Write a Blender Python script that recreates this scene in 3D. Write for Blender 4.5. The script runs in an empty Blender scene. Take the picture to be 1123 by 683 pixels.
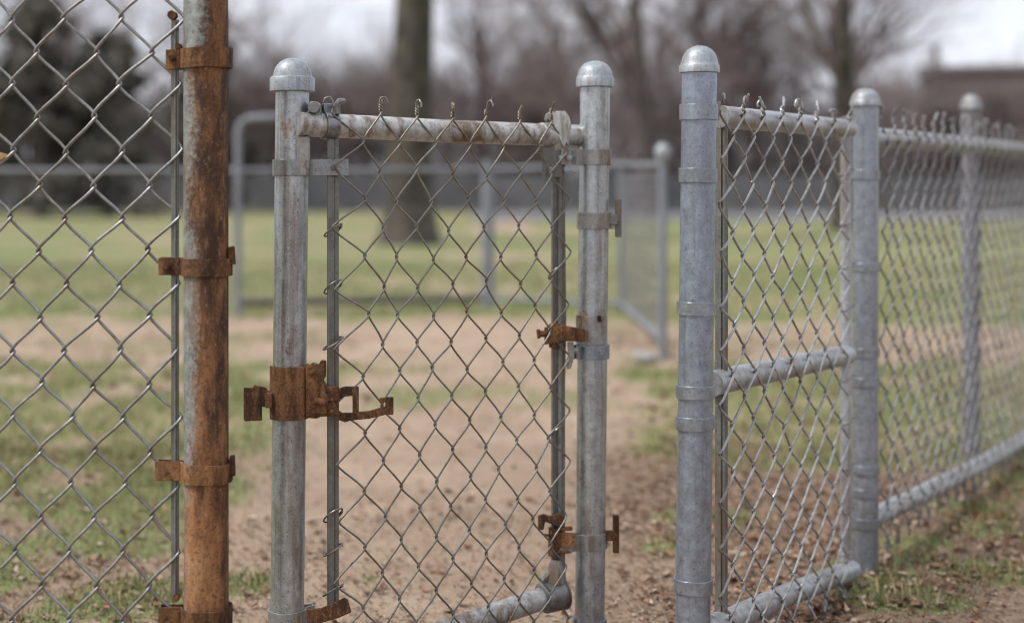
import bpy, bmesh, math, random
import numpy as np
from mathutils import Vector, Matrix
random.seed(7)
R = math.radians
F, CU, CV, H = 1560.0, 561.5, 205.0, 0.9
scene = bpy.context.scene
col = scene.collection

def P(u, v, Y):
    "a point at distance Y that stands at column u, row v of the photograph"
    return Vector(((u-CU)*Y/F, Y, H-(v-CV)*Y/F))
def zat(v, Y): return H-(v-CV)*Y/F

# ------------------------------------------------------------------ noise
def vnoise(x, y, seed=0):
    x = np.asarray(x, float); y = np.asarray(y, float)
    xi = np.floor(x).astype(np.int64); yi = np.floor(y).astype(np.int64)
    xf = x-xi; yf = y-yi
    def h(a, b):
        n = (a*374761393 + b*668265263 + seed*1442695041) & 0x7fffffff
        n = ((n ^ (n >> 13))*1274126177) & 0x7fffffff
        return ((n ^ (n >> 16)) & 0xffff)/65535.0
    u = xf*xf*(3-2*xf); v = yf*yf*(3-2*yf)
    return (h(xi, yi)*(1-u)+h(xi+1, yi)*u)*(1-v)+(h(xi, yi+1)*(1-u)+h(xi+1, yi+1)*u)*v
def fbm(x, y, seed=0, o=4):
    s = 0; a = .5; f = 1.0
    for i in range(o):
        s = s+a*vnoise(np.asarray(x)*f, np.asarray(y)*f, seed+i); a *= .5; f *= 2.03
    return s

# ------------------------------------------------------------------ mesh builder
class MB:
    def __init__(s): s.v = []; s.f = []; s.c = []; s.cc = None
    def add(s, verts, faces):
        b = len(s.v); s.v += [tuple(p) for p in verts]; s.f += [tuple(b+i for i in f) for f in faces]
        if s.cc is not None: s.c += [s.cc]*len(faces)
    def tube(s, pts, r, n=8, caps=True, up=None):
        pts = [Vector(p) for p in pts]; m = len(pts)
        rs = r if isinstance(r, (list, tuple)) else [r]*m
        t0 = (pts[1]-pts[0]).normalized()
        a = up or (Vector((0, 0, 1)) if abs(t0.z) < .9 else Vector((1, 0, 0)))
        nrm = (a-t0*a.dot(t0)).normalized()
        V = []
        for i in range(m):
            t = (pts[min(i+1, m-1)]-pts[max(i-1, 0)])
            t = t.normalized() if t.length > 1e-9 else t0
            nrm = nrm-t*nrm.dot(t)
            nrm = nrm.normalized() if nrm.length > 1e-6 else t.orthogonal().normalized()
            b = t.cross(nrm)
            for k in range(n):
                an = 2*math.pi*k/n
                V.append(pts[i]+(nrm*math.cos(an)+b*math.sin(an))*rs[i])
        Fc = [(i*n+k, i*n+(k+1) % n, (i+1)*n+(k+1) % n, (i+1)*n+k) for i in range(m-1) for k in range(n)]
        if caps: Fc += [tuple(range(n-1, -1, -1)), tuple((m-1)*n+k for k in range(n))]
        s.add(V, Fc)
    def lathe(s, c, prof, n=40, lean=(0, 0)):
        c = Vector(c); V = []
        for (r, z) in prof:
            for k in range(n):
                a = 2*math.pi*k/n
                V.append((c.x+r*math.cos(a)+lean[0]*z, c.y+r*math.sin(a)+lean[1]*z, c.z+z))
        m = len(prof)
        Fc = [(i*n+k, i*n+(k+1) % n, (i+1)*n+(k+1) % n, (i+1)*n+k) for i in range(m-1) for k in range(n)]
        Fc += [tuple(range(n-1, -1, -1)), tuple((m-1)*n+k for k in range(n))]
        s.add(V, Fc)
    def box(s, c, sx, sy, sz, d=(1, 0)):
        c = Vector(c); d = Vector((d[0], d[1], 0)).normalized(); e = Vector((-d.y, d.x, 0))
        V = [c+d*(a*sx/2)+e*(b*sy/2)+Vector((0, 0, q*sz/2)) for a, b, q in
             [(-1, -1, -1), (1, -1, -1), (1, 1, -1), (-1, 1, -1), (-1, -1, 1), (1, -1, 1), (1, 1, 1), (-1, 1, 1)]]
        s.add(V, [(0, 3, 2, 1), (4, 5, 6, 7), (0, 1, 5, 4), (1, 2, 6, 5), (2, 3, 7, 6), (3, 0, 4, 7)])
    def plate(s, pts, thick):
        "closed outline of 3D points in one plane, thickened away from the viewer (+Y)"
        n = len(pts); f = [Vector(p) for p in pts]
        nr = Vector((0, 0, 0))
        for i in range(n): nr += f[i].cross(f[(i+1) % n])
        nr.normalize()
        if nr.y < 0: nr = -nr
        else: f.reverse()
        b = [p+nr*thick for p in f]
        Fc = [tuple(range(n)), tuple(2*n-1-i for i in range(n))]+[(i, n+i, n+(i+1) % n, (i+1) % n) for i in range(n)]
        Fc = [Fc[0][::-1], Fc[1][::-1]]+[q[::-1] for q in Fc[2:]]
        s.add(f+b, Fc)
    def strap(s, path, t, z0, z1, wob=0):
        "flat strip of metal bent along a 2D path"
        n = len(path); V = []
        for i in range(n):
            a = Vector(path[max(i-1, 0)]); b = Vector(path[min(i+1, n-1)])
            d = (b-a).normalized(); nn = Vector((-d.y, d.x)); p = Vector(path[i])
            dz = wob*math.sin(i*.7)
            o = p+nn*t/2; q = p-nn*t/2
            V += [(o.x, o.y, z0+dz), (o.x, o.y, z1+dz), (q.x, q.y, z1+dz), (q.x, q.y, z0+dz)]
        Fc = [(4*i+k, 4*i+(k+1) % 4, 4*i+4+(k+1) % 4, 4*i+4+k) for i in range(n-1) for k in range(4)]
        Fc += [(3, 2, 1, 0), tuple(4*(n-1)+k for k in range(4))]
        s.add(V, Fc)
    def build(s, name, mat, parent=None, loc=None, bevel=0, angle=40, flat=False):
        me = bpy.data.meshes.new(name)
        base = Vector(loc) if loc is not None else (root_of(parent) if parent else Vector((0, 0, 0)))
        off = wloc(parent) if parent else base
        me.from_pydata([(x-off.x, y-off.y, z-off.z) for x, y, z in s.v], [], s.f)
        me.validate(); me.update()
        if s.cc is not None and len(s.c) == len(me.polygons):
            at = me.color_attributes.new('tint', 'FLOAT_COLOR', 'CORNER')
            arr = np.ones((len(me.loops), 4), np.float32)
            ls = np.zeros(len(me.polygons), np.int32); lt = ls.copy()
            me.polygons.foreach_get('loop_total', lt)
            arr[:, :3] = np.repeat(np.array(s.c, np.float32), lt, axis=0)
            at.data.foreach_set('color', arr.ravel())
        if not flat:
            bm = bmesh.new(); bm.from_mesh(me); bmesh.ops.recalc_face_normals(bm, faces=bm.faces); bm.to_mesh(me); bm.free()
            me.shade_smooth(); me.set_sharp_from_angle(angle=R(angle))
        me.materials.append(mat)
        o = bpy.data.objects.new(name, me); col.objects.link(o)
        if parent: o.parent = parent
        else: o.location = base
        if bevel:
            b = o.modifiers.new('edge', 'BEVEL'); b.width = bevel; b.segments = 2; b.limit_method = 'ANGLE'; b.angle_limit = R(50)
        return o
def wloc(o):
    p = Vector((0, 0, 0))
    while o: p = p+o.location; o = o.parent
    return p
def root_of(o): return wloc(o)
def tag(o, label=None, cat=None, group=None, kind=None):
    if label: o['label'] = label
    if cat: o['category'] = cat
    if group: o['group'] = group
    if kind: o['kind'] = kind
    return o
def thing(name, loc, label, cat, group=None):
    o = bpy.data.objects.new(name, None); col.objects.link(o); o.location = loc; o.empty_display_size = .1
    return tag(o, label, cat, group)
def copy_tree(o, parent=None):
    c = o.copy(); col.objects.link(c); c.parent = parent
    for ch in [x for x in col.objects if x.parent == o]: copy_tree(ch, c)
    return c

# ------------------------------------------------------------------ materials
class NT:
    def __init__(s, name):
        s.m = bpy.data.materials.new(name); s.m.use_nodes = True
        s.t = s.m.node_tree; s.n = s.t.nodes; s.b = s.n['Principled BSDF']
        s.geo = s.n.new('ShaderNodeNewGeometry')
        sp = s.n.new('ShaderNodeSeparateXYZ'); s.t.links.new(s.geo.outputs['Position'], sp.inputs[0])
        s.x, s.y, s.z = sp.outputs
    def set(s, sock, v):
        if isinstance(v, bpy.types.NodeSocket): s.t.links.new(v, sock)
        elif isinstance(v, (tuple, list)): sock.default_value = tuple(v)+((1,) if len(v) == 3 and sock.type == 'RGBA' else ())
        else: sock.default_value = v
    def math(s, op, a, b=0, c=None, clamp=False):
        n = s.n.new('ShaderNodeMath'); n.operation = op; n.use_clamp = clamp
        s.set(n.inputs[0], a); s.set(n.inputs[1], b)
        if c is not None: s.set(n.inputs[2], c)
        return n.outputs[0]
    def vec(s, scale):
        n = s.n.new('ShaderNodeMapping'); s.t.links.new(s.geo.outputs['Position'], n.inputs[0]); n.inputs['Scale'].default_value = scale
        return n.outputs[0]
    def noise(s, scale, detail=4, rough=.6, vec=None, dist=0):
        n = s.n.new('ShaderNodeTexNoise'); s.t.links.new(vec or s.geo.outputs['Position'], n.inputs['Vector'])
        n.inputs['Scale'].default_value = scale; n.inputs['Detail'].default_value = detail; n.inputs['Roughness'].default_value = rough
        n.inputs['Distortion'].default_value = dist
        return n.outputs[0]
    def voro(s, scale, vec=None):
        n = s.n.new('ShaderNodeTexVoronoi'); s.t.links.new(vec or s.geo.outputs['Position'], n.inputs['Vector']); n.inputs['Scale'].default_value = scale
        return n.outputs['Color'], n.outputs['Distance']
    def map(s, v, a, b, c=0, d=1, smooth=True):
        n = s.n.new('ShaderNodeMapRange'); n.interpolation_type = 'SMOOTHSTEP' if smooth else 'LINEAR'
        s.set(n.inputs['Value'], v)
        for k, q in zip(('From Min', 'From Max', 'To Min', 'To Max'), (a, b, c, d)): n.inputs[k].default_value = q
        return n.outputs[0]
    def ramp(s, v, stops):
        n = s.n.new('ShaderNodeValToRGB'); s.set(n.inputs[0], v); e = n.color_ramp.elements
        while len(e) < len(stops): e.new(.5)
        for q, (p, c) in zip(e, stops): q.position = p; q.color = tuple(c)+(1,)
        return n.outputs[0]
    def mix(s, f, a, b, mode='MIX'):
        n = s.n.new('ShaderNodeMix'); n.data_type = 'RGBA'; n.blend_type = mode
        s.set(n.inputs[0], f); s.set(n.inputs[6], a); s.set(n.inputs[7], b)
        return n.outputs[2]
    def bump(s, h, strength, dist=.001, prev=None):
        n = s.n.new('ShaderNodeBump'); n.inputs['Strength'].default_value = strength; n.inputs['Distance'].default_value = dist
        s.set(n.inputs['Height'], h)
        if prev: s.t.links.new(prev, n.inputs['Normal'])
        s.t.links.new(n.outputs[0], s.b.inputs['Normal']); return n.outputs[0]
    def out(s, color, rough=.6, metal=0, spec=.5):
        s.set(s.b.inputs['Base Color'], color); s.set(s.b.inputs['Roughness'], rough); s.set(s.b.inputs['Metallic'], metal)
        s.set(s.b.inputs['Specular IOR Level'], spec); return s.m

def rust_color(q, seed=0.0):
    v = q.vec((1, 1, .28))
    a = q.noise(38, 6, .65, v); b = q.noise(150, 3, .6); c = q.noise(12, 4, .6, v)
    m = q.math('MULTIPLY_ADD', a, .5, q.math('MULTIPLY', c, .5))
    base = q.ramp(m, [(.34, (.022, .013, .009)), (.44, (.062, .029, .016)), (.50, (.15, .066, .027)), (.57, (.27, .125, .050)), (.68, (.38, .22, .115))])
    big = q.noise(7, 4, .6, q.vec((1, 1, .35)))
    base = q.mix(q.map(big, .44, .64, 0, .5), base, (.05, .027, .017))
    base = q.mix(q.map(q.noise(70, 5, .75, v), .5, .68, 0, .5), base, (.30, .16, .075))
    base = q.mix(q.map(q.noise(320, 3, .7), .54, .66, 0, .6), base, (.028, .017, .012))
    base = q.mix(q.map(q.noise(240, 4, .7, q.vec((1, 1, .5))), .56, .7, 0, .45), base, (.42, .27, .15))
    return q.mix(q.map(b, .52, .7, 0, .65), base, (.05, .025, .016)), b
def mat_galv(name, base=(.34, .36, .38), stain=.35, rz=(), pit=.3, xg=None, metal=.35, rough=.5):
    q = NT(name)
    sv = q.vec((1, 1, .07))
    mott = q.noise(55, 5, .65); big = q.noise(9, 4, .6, q.vec((1, 1, .4))); streak = q.noise(60, 4, .6, sv)
    cells, _ = q.voro(160)
    g = q.mix(q.map(mott, .3, .7), tuple(c*.85 for c in base), tuple(min(1, c*1.17) for c in base))
    bw = q.n.new('ShaderNodeRGBToBW'); q.t.links.new(cells, bw.inputs[0])
    g = q.mix(.16, g, bw.outputs[0], 'SOFT_LIGHT')
    g = q.mix(q.map(big, .44, .7, 0, .32), g, tuple(c*.62 for c in base))
    # brown film that runs down the pipe
    f = q.math('ADD', q.math('MULTIPLY', streak, .6), q.math('MULTIPLY', big, .5))
    if xg: f = q.math('ADD', f, q.math('MULTIPLY', q.math('SUBTRACT', q.x, xg[0]), xg[1]))
    fs = q.map(f, .50, .68, 0, stain)
    g = q.mix(fs, g, (.16, .105, .065))
    # black specks
    sp = q.noise(260, 2, .5)
    g = q.mix(q.map(sp, .62, .70, 0, .6), g, (.06, .05, .045))
    g = q.mix(q.map(q.noise(420, 3, .7, q.vec((1, 1, .45))), .56, .68, 0, .35), g, tuple(min(1, c*1.7) for c in base))
    scr = q.noise(130, 3, .6, q.vec((1, 1, .03))); g = q.mix(q.map(scr, .60, .66, 0, .35), g, tuple(c*.55 for c in base))
    met = metal
    if rz or pit:
        rc, rb = rust_color(q)
        r = q.math('ADD', q.math('MULTIPLY', q.noise(30, 5, .7, q.vec((1, 1, .35))), 1.0), -.72+pit*.2)
        for (z0, w, k) in rz:
            gz = q.math('DIVIDE', q.math('SUBTRACT', q.z, z0), w)
            gs = q.math('EXPONENT', q.math('MULTIPLY', q.math('MULTIPLY', gz, gz), -1))
            r = q.math('ADD', r, q.math('MULTIPLY', gs, k))
        rf = q.map(q.math('ADD', r, q.math('MULTIPLY', q.math('SUBTRACT', q.noise(140, 3, .7), .5), .22)), -.04, .12)
        g = q.mix(rf, g, rc)
        met = q.math('MULTIPLY', q.math('SUBTRACT', 1, rf), metal)
    q.bump(q.noise(14, 3, .5), .10, .002, q.bump(mott, .12, .001))
    return q.out(g, q.map(mott, .2, .8, rough-.10, rough+.12), met, .5)
def mat_rust(name, dark=1.0):
    q = NT(name); c, b = rust_color(q)
    if dark != 1: c = q.mix(1, c, (dark, dark, dark), 'MULTIPLY')
    q.bump(q.noise(90, 6, .75), .8, .004, q.bump(b, .8, .002))
    return q.out(c, .85, 0, .25)
def mat_rust_post(name, xc, rad):
    q = NT(name); rc, rb = rust_color(q)
    mott = q.noise(60, 5, .65); big = q.noise(11, 5, .65, q.vec((1, 1, .22)))
    g = q.mix(q.map(mott, .3, .7), (.17, .18, .165), (.33, .345, .33))
    g = q.mix(q.map(q.noise(26, 5, .7, q.vec((1, 1, .3))), .46, .62, 0, .75), g, (.17, .12, .075))
    g = q.mix(q.map(q.noise(180, 3, .5), .6, .7, 0, .8), g, (.13, .075, .045))
    xr = q.math('DIVIDE', q.math('SUBTRACT', q.x, xc), rad)
    zb = q.n.new('ShaderNodeFloatCurve'); cv = zb.mapping.curves[0]
    zz = q.map(q.z, 0, 1.4, 0, 1, False); q.t.links.new(zz, zb.inputs['Value'])
    pts = [(0, 1), (.28, .95), (.33, .84), (.46, .74), (.56, .72), (.62, .95), (.68, .76), (.76, .82), (.80, .98), (.812, .50), (1, .42)]
    cv.points[0].location = pts[0]; cv.points[1].location = pts[-1]
    for p in pts[1:-1]: cv.points.new(*p)
    zb.mapping.update()
    f = q.math('ADD', xr, q.math('MULTIPLY_ADD', zb.outputs[0], 1.9, -1.0))
    f = q.math('ADD', f, q.math('MULTIPLY', q.math('SUBTRACT', big, .5), 1.5))
    f = q.math('ADD', f, q.math('MULTIPLY', q.math('SUBTRACT', q.noise(110, 5, .75), .5), 1.9))
    rf = q.map(f, -.35, .42)
    c = q.mix(rf, g, rc)
    q.bump(q.noise(90, 6, .7), .45, .002, q.bump(mott, .3, .001))
    return q.out(c, q.map(rf, 0, 1, .5, .85), q.map(rf, 0, 1, .3, 0), .35)
def mat_flat(name, c, c2=None, scale=8, rough=.85, bump=0, metal=0, bs=None):
    q = NT(name); n = q.noise(scale, 5, .6)
    cc = q.mix(q.map(n, .35, .65), c, c2 or tuple(x*.7 for x in c))
    if bump: q.bump(q.noise(bs or scale*3, 4, .6), bump, .02)
    return q.out(cc, rough, metal, .3)
def mat_tint(name, rough=.8, noise=0.0, transl=0):
    q = NT(name); a = q.n.new('ShaderNodeVertexColor'); a.layer_name = 'tint'
    c = a.outputs[0]
    if noise: c = q.mix(q.map(q.noise(noise, 3), .3, .7, 0, .6), c, (.5, .5, .5), 'MULTIPLY')
    m = q.out(c, rough, 0, .2)
    return m

M = {}
M['post_rusty'] = mat_rust_post('rusty_galvanised_post', P(226, 300, 2.4).x, .037)
M['rust'] = mat_rust('rusty_iron', .93)
M['rust_dark'] = mat_rust('dark_rusty_iron', .6)
M['gpostA'] = mat_galv('weathered_zinc_pipe', (.39, .415, .425), .62, [(.62, .045, .17), (.47, .06, .10), (.17, .05, .12), (1.0, .03, .08)], .28, metal=.75, rough=.36)
M['gpostB'] = mat_galv('weathered_zinc_pipe_stained', (.40, .42, .43), .72, [(.97, .02, .12), (.32, .02, .1), (.62, .03, .10)], .28, metal=.75, rough=.36)
M['gpostC'] = mat_galv('clean_zinc_pipe', (.26, .295, .35), .22, [], -.2, metal=.7, rough=.36)
M['gpostD'] = mat_galv('grey_zinc_pipe', (.27, .295, .33), .15, [], -.4, metal=.7, rough=.36)
M['cap'] = mat_galv('zinc_cap', (.31, .335, .355), .6, [], -.1, metal=.45, rough=.52)
M['band'] = mat_galv('zinc_strap', (.25, .26, .265), .6, [], .1, metal=.8, rough=.4)
M['bandC'] = mat_galv('zinc_strap_clean', (.26, .285, .315), .25, [], -.4, metal=.75, rough=.38)
M['band_stained'] = mat_galv('stained_zinc_strap', (.29, .28, .265), .9, [], .62, metal=.4)
M['rail'] = mat_galv('dirty_zinc_rail', (.44, .44, .425), .95, [], .2, metal=.45, rough=.42)
M['railR'] = mat_galv('zinc_rail', (.37, .38, .395), .5, [], -.1, metal=.5, rough=.42)
M['bar'] = mat_galv('zinc_tension_bar', (.17, .17, .155), .7, [], .2, metal=.4)
M['wireL'] = mat_galv('bright_mesh_wire', (.25, .25, .245), .5, [], .1, metal=.75, rough=.36)
M['wireG'] = mat_galv('aged_mesh_wire', (.215, .205, .18), .8, [], .4, metal=.7, rough=.38)
M['wireR'] = mat_galv('dull_mesh_wire', (.33, .33, .33), .55, [], .1, metal=.6, rough=.4)
M['wireF'] = mat_galv('dark_mesh_wire', (.22, .22, .225), .5, [], .1, metal=.35, rough=.5)
M['low_rail'] = mat_flat('weathered_low_rail', (.10, .09, .085), None, 5, .8)
M['far_metal'] = mat_flat('far_zinc', (.21, .22, .24), (.16, .17, .19), 5, .5)
M['far_wire'] = mat_flat('far_wire', (.20, .20, .21), None, 5, .6)

# ------------------------------------------------------------------ chain link weave
def frame2(A, B):
    A = Vector(A); B = Vector(B); d = (B-A); L = d.length; d = d/L; n = Vector((d.y, -d.x))
    if n.dot(-(A+B)/2) < 0: n = -n
    return A, d, n, L
def chain(A, B, n, zref, h, kmin, kmax, r, sides=8, fine=True, seed=1, exl=0, exr=0, jit=.0018, tails=True, zs=None, tl=.018):
    rnd = random.Random(seed); A, d, nr, L = frame2(A, B); w2 = L/n; mb = MB(); J = {}
    ph = rnd.random()*6
    def node(j, k):
        if (j, k) not in J:
            J[(j, k)] = (rnd.gauss(0, jit)+.003*math.sin(j*.37+k*.21+ph), rnd.gauss(0, jit)+.003*math.sin(j*.23-k*.31+ph))
        return J[(j, k)]
    def pos(s, off, z):
        q = A+d*s+nr*off; dz = zs(s, z) if zs else 0
        return Vector((q.x, q.y, z+dz))
    fr = [0, .05, .14, .32, .5, .68, .86, .95] if fine else [0]
    for i in range(n):
        pts = []
        def pk(k):
            j = i if (i+k) % 2 == 0 else i+1
            sg = -1 if j == i else 1
            jx, jz = node(j, k)
            e = r*1.15*sg if fine else 0
            if j == 0: e -= exl; 
            if j == n: e += exr
            return j, sg, j*w2+jx+e, zref+k*h/2+jz
        for k in range(kmin, kmax):
            j, sg, s0, z0 = pk(k); _, _, s1, z1 = pk(k+1)
            side = 1 if s1 > s0 else -1
            bow = rnd.gauss(0, .0012)
            for f in fr:
                g = .62*f+.38*(f*f*(3-2*f))
                dep = side*r*1.45*min(1, math.sin(math.pi*min(max(f, 0), 1))*2.6)
                if not fine: dep = 0
                pts.append(pos(s0+(s1-s0)*g+bow*math.sin(math.pi*f), dep, z0+(z1-z0)*f))
        j, sg, s0, z0 = pk(kmax)
        pts.append(pos(s0, 0, z0))
        if tails:
            for up in (1, -1):
                jj, sg, s0, z0 = pk(kmax if up == 1 else kmin)
                T = []; c = s0-sg*r*1.15; a0 = 0 if sg > 0 else math.pi; turns = rnd.uniform(.6, 1.25)
                for q in range(1, 9):
                    an = a0+up*q/8*turns*2*math.pi
                    T.append(pos(c+math.cos(an)*r*1.25, math.sin(an)*r*1.25, z0+up*tl*q/8))
                an += 0; hk = rnd.uniform(.6, 1.4); sd = 1 if rnd.random() < .5 else -1
                e0 = T[-1]
                A3 = Vector((d.x, d.y, 0)); N3 = Vector((nr.x, nr.y, 0))
                o = (A3*rnd.uniform(-1, 1)+N3*rnd.uniform(-.6, .8)).normalized()
                if rnd.random() < .6:
                    rr = .006*hk
                    for q in range(1, 7):
                        an = q/6*math.pi*rnd.uniform(.9, 1.25)
                        T.append(e0+o*rr*(1-math.cos(an))+Vector((0, 0, up*rr*1.3*math.sin(an)+up*.004)))
                else:
                    T += [e0+o*.004*hk+Vector((0, 0, up*.007*hk)), e0+o*.008*hk+Vector((0, 0, up*.016*hk))]
                pts = pts+T if up == 1 else T[::-1]+pts
        mb.tube(pts, r, sides)
    return mb
def off2(A, B, o):
    A, d, n, L = frame2(A, B); return A+n*o, A+d*L+n*o

# ------------------------------------------------------------------ hardware
def xy(p): return Vector((p[0], p[1]))
def post(parent, c, rad, ztop, m, lean=(0, 0), zbot=-.06, name='post', n=48):
    mb = MB(); z0 = zbot; prof = [(rad, z0)]
    for i in range(1, 9): prof.append((rad, z0+(ztop-z0)*i/8))
    mb.lathe((c[0], c[1], 0), prof, n, lean)
    return mb.build(name, m, parent)
def cap(parent, c, z0, rd, rc, hc, hd, m, lean=(0, 0)):
    "dome with a pressed collar; z0 is the lower rim"
    mb = MB(); prof = [(rc-.003, z0), (rc, z0+.001), (rc, z0+hc-.002), (rc-.0015, z0+hc), (rd+.001, z0+hc+.0015)]
    for i in range(1, 11):
        a = i/10*math.pi/2
        prof.append((max(rd*math.cos(a)**.92, .0004), z0+hc+.002+hd*math.sin(a)))
    mb.lathe((c[0], c[1], 0), prof, 48, lean)
    return mb.build('cap', m, parent)
def band(parent, c, rad, z0, z1, dirv, tab, m, gap=.010, t=.003, name='band', wob=0, bolt=True, bm=None, label=None, tilt=0):
    c = Vector(c[:2]); d = Vector(dirv).normalized(); e = Vector((-d.y, d.x)); Rr = rad+t/2+.0006
    path = []
    x0 = math.sqrt(Rr*Rr-gap*gap/4); a0 = math.atan2(gap/2, x0)
    if tab > 0: path += [c+d*(rad+tab)+e*gap/2, c+d*(rad+tab*.5)+e*gap/2, c+d*(x0+.003)+e*gap/2]
    for i in range(33):
        a = a0+(2*math.pi-2*a0)*i/32
        path.append(c+d*math.cos(a)*Rr+e*math.sin(a)*Rr)
    if tab > 0: path += [c+d*(x0+.003)-e*gap/2, c+d*(rad+tab*.5)-e*gap/2, c+d*(rad+tab)-e*gap/2]
    mb = MB(); mb.strap(path, t, z0, z1, wob)
    if tilt:
        mb.v = [(x, y, z+(x-c.x)*tilt) for x, y, z in mb.v]
    o = mb.build(name, m, parent, bevel=.0006, angle=35)
    if label: o['label'] = label
    if bolt and tab > 0:
        b = MB(); zc = (z0+z1)/2; q = c+d*(rad+tab*.62)
        for sgn in (1, -1):
            s0 = q+e*sgn*(gap/2+t*.4); s1 = q+e*sgn*(gap/2+.0065)
            b.tube([(s0.x, s0.y, zc), (s1.x, s1.y, zc)], .0055, 6)
        s0 = q-e*(gap/2+.012); s1 = q+e*(gap/2+.012)
        b.tube([(s0.x, s0.y, zc), (s1.x, s1.y, zc)], .003, 8)
        b.build('bolt', bm or m, o)
    return o
def pipe(parent, pts, r, m, name='rail', n=28, capped=True):
    mb = MB(); mb.tube(pts, r, n, capped); return mb.build(name, m, parent)
def pplate(mb, pix, Y, t):
    mb.plate([P(u, v, Y) for u, v in pix], t)

# ================================================================== LEFT FENCE
YL = 2.40
cL = P(226.5, 400, YL); RL = .0372
fl = thing('chain_link_fence', (cL.x, cL.y, 0), 'tall chain link fence panel on a thick orange-brown rusty post, left of the gate', 'fence')
po = post(fl, cL, RL, 1.52, M['post_rusty'], lean=(-.001, 0)); po['label'] = 'thick terminal post, orange-brown rust over grey zinc'
cap(fl, cL, 1.505, .038, .042, .018, .03, M['cap'])
for (v0, v1, ul, m, wob, tl_) in ((75.5, 54, 184, 'rust', .0005, .03), (302, 283, 176, 'rust', .0006, -.01), (527, 506, 172, 'rust', .0008, -.02), (700, 664, 176, 'rust_dark', .0012, .01)):
    tab = (cL.x-RL)-P(ul, 0, YL).x
    bb = band(fl, cL, RL+.001, zat(v0, YL), zat(v1, YL), (-1, 0), tab, M[m], gap=.016, t=.0045, wob=wob, bm=M['rust_dark'], tilt=tl_)
# little upturned lug on two of the bands
mb = MB(); pplate(mb, [(250, 283), (250, 271), (256, 270), (257.5, 290), (250, 291)], YL-.01, .012); mb.build('strap_end', M['rust_dark'], fl, bevel=.0006)
mb = MB(); pplate(mb, [(251, 505), (252, 500), (256.5, 500), (257, 522), (253, 523)], YL-.01, .012); mb.build('strap_end', M['rust_dark'], fl, bevel=.0006)
bt = P(192, 300, YL)
mb = MB(); mb.box((bt.x, bt.y, (zat(22, YL)+zat(657, YL))/2), .0125, .0055, zat(22, YL)-zat(657, YL))
mb.tube([(bt.x+.0012, bt.y-.004, zat(657, YL)+.01), (bt.x+.0012, bt.y-.004, zat(24, YL))], .0022, 8)
mb.build('tension_bar', M['bar'], fl, bevel=.0008)
for (u, v, s) in ((189, 17, 5), (196, 51, 3), (193, 655, 4)):
    mb = MB(); p = P(u, v, YL-.004); mb.tube([p+Vector((0, -.006, 0)), p+Vector((0, .010, 0))], s*YL/F, 7); mb.tube([p+Vector((-.004, -.002, .004)), p+Vector((.005, -.003, -.004))], .003, 6)
    mb.build('bolt', M['rust_dark'], fl)
wl = 30.35*YL/F
x1 = P(196, 0, YL).x; nL = 15
msh = chain((x1-nL*wl, YL-.002), (x1, YL-.002), nL, 1.1865+.0563 if nL % 2 else 1.1865, .1126, -22, 3, .0027, 10, seed=4, jit=.0024, exr=.001)
msh.build('mesh', M['wireL'], fl)
pipe(fl, [(x1-nL*wl-.2, YL, 1.40), (cL.x-RL+.01, YL, 1.40)], .021, M['rail'], 'top_rail')

# ================================================================== GATE POST (left)
Y2 = 2.57; c2 = P(317.5, 400, Y2); R2 = .0302; ln = (.010, 0)
g2 = thing('gate_post', (c2.x, c2.y, 0), 'round-capped grey post carrying the rusty fork latch, left side of the gate', 'gate post')
c2b = c2-Vector((.0055, 0, 0))
post(g2, c2b, R2, zat(90, Y2), M['gpostA'], ln)
cz = zat(101, Y2)
ct = lambda v: (c2b.x+ln[0]*zat(v, Y2), c2b.y)
cap(g2, c2b, cz, .0345, .0405, 16*Y2/F, 20*Y2/F, M['cap'], ln)
dgate = Vector(((P(632, 0, 2.87)-P(330, 0, 2.57)).xy)).normalized()
band(g2, ct(184), R2, zat(193, Y2), zat(175, Y2), (1, .12), .072, M['band'], gap=.026, t=.0035, bm=M['bar'], tilt=.01)
# narrow cover strip down the side of the post
mb = MB(); pplate(mb, [(325, 150), (338.5, 150), (338.5, 192), (325, 193)], Y2-R2-.001, .020); so = mb.build('side_strip', M['band_stained'], g2, bevel=.0006); so['label'] = 'brown stained strip'
# rusty sleeve of the fork latch
mb = MB(); cc = ct(428)
prof = []
arc = [(cc[0]+(R2+.0035)*math.cos(a), cc[1]+(R2+.0035)*math.sin(a)) for a in [R(200+ i*10) for i in range(24)]]
mb.strap(arc, .0045, zat(458, Y2), zat(400, Y2), 0)
sl = mb.build('latch_sleeve', M['rust'], g2, bevel=.0008)
mb = MB(); Yf = Y2-.022
pplate(mb, [(335, 402), (343, 398), (349, 400), (352, 395), (357, 396), (357, 413), (354, 417), (359, 424), (371, 424), (371, 456), (352, 457), (347, 459), (335, 458)], Yf, .012)
mb.tube([P(353, 424, Yf-.002), P(353, 424, Yf+.02)], .008, 10)
mb.box(P(353, 446, Yf+.006), .020, .024, .022)
mb.tube([P(345, 440, Yf-.005), P(360, 441, Yf-.005)], .007, 10)
for (u_, v_) in ((343, 408), (345, 452), (365, 431), (365, 450)):
    c_ = P(u_, v_, Yf); mb.tube([c_+Vector((0, -.006, 0)), c_+Vector((0, .003, 0))], .0062, 6); mb.tube([c_+Vector((0, -.010, 0)), c_+Vector((0, .003, 0))], .0032, 8)
pplate(mb, [(350, 419), (356, 421), (357, 432), (372, 433), (372, 440), (352, 440)], Yf-.009, .011)
mb.build('latch_plate', M['rust'], sl, bevel=.0012)
mb = MB(); Yk = Y2-.01
pplate(mb, [(267, 425), (277, 425), (279, 422), (283, 423), (292, 425), (293, 428), (300, 429), (300, 447), (287, 446), (287, 461), (269, 462), (267, 460)], Yk, .004)
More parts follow.
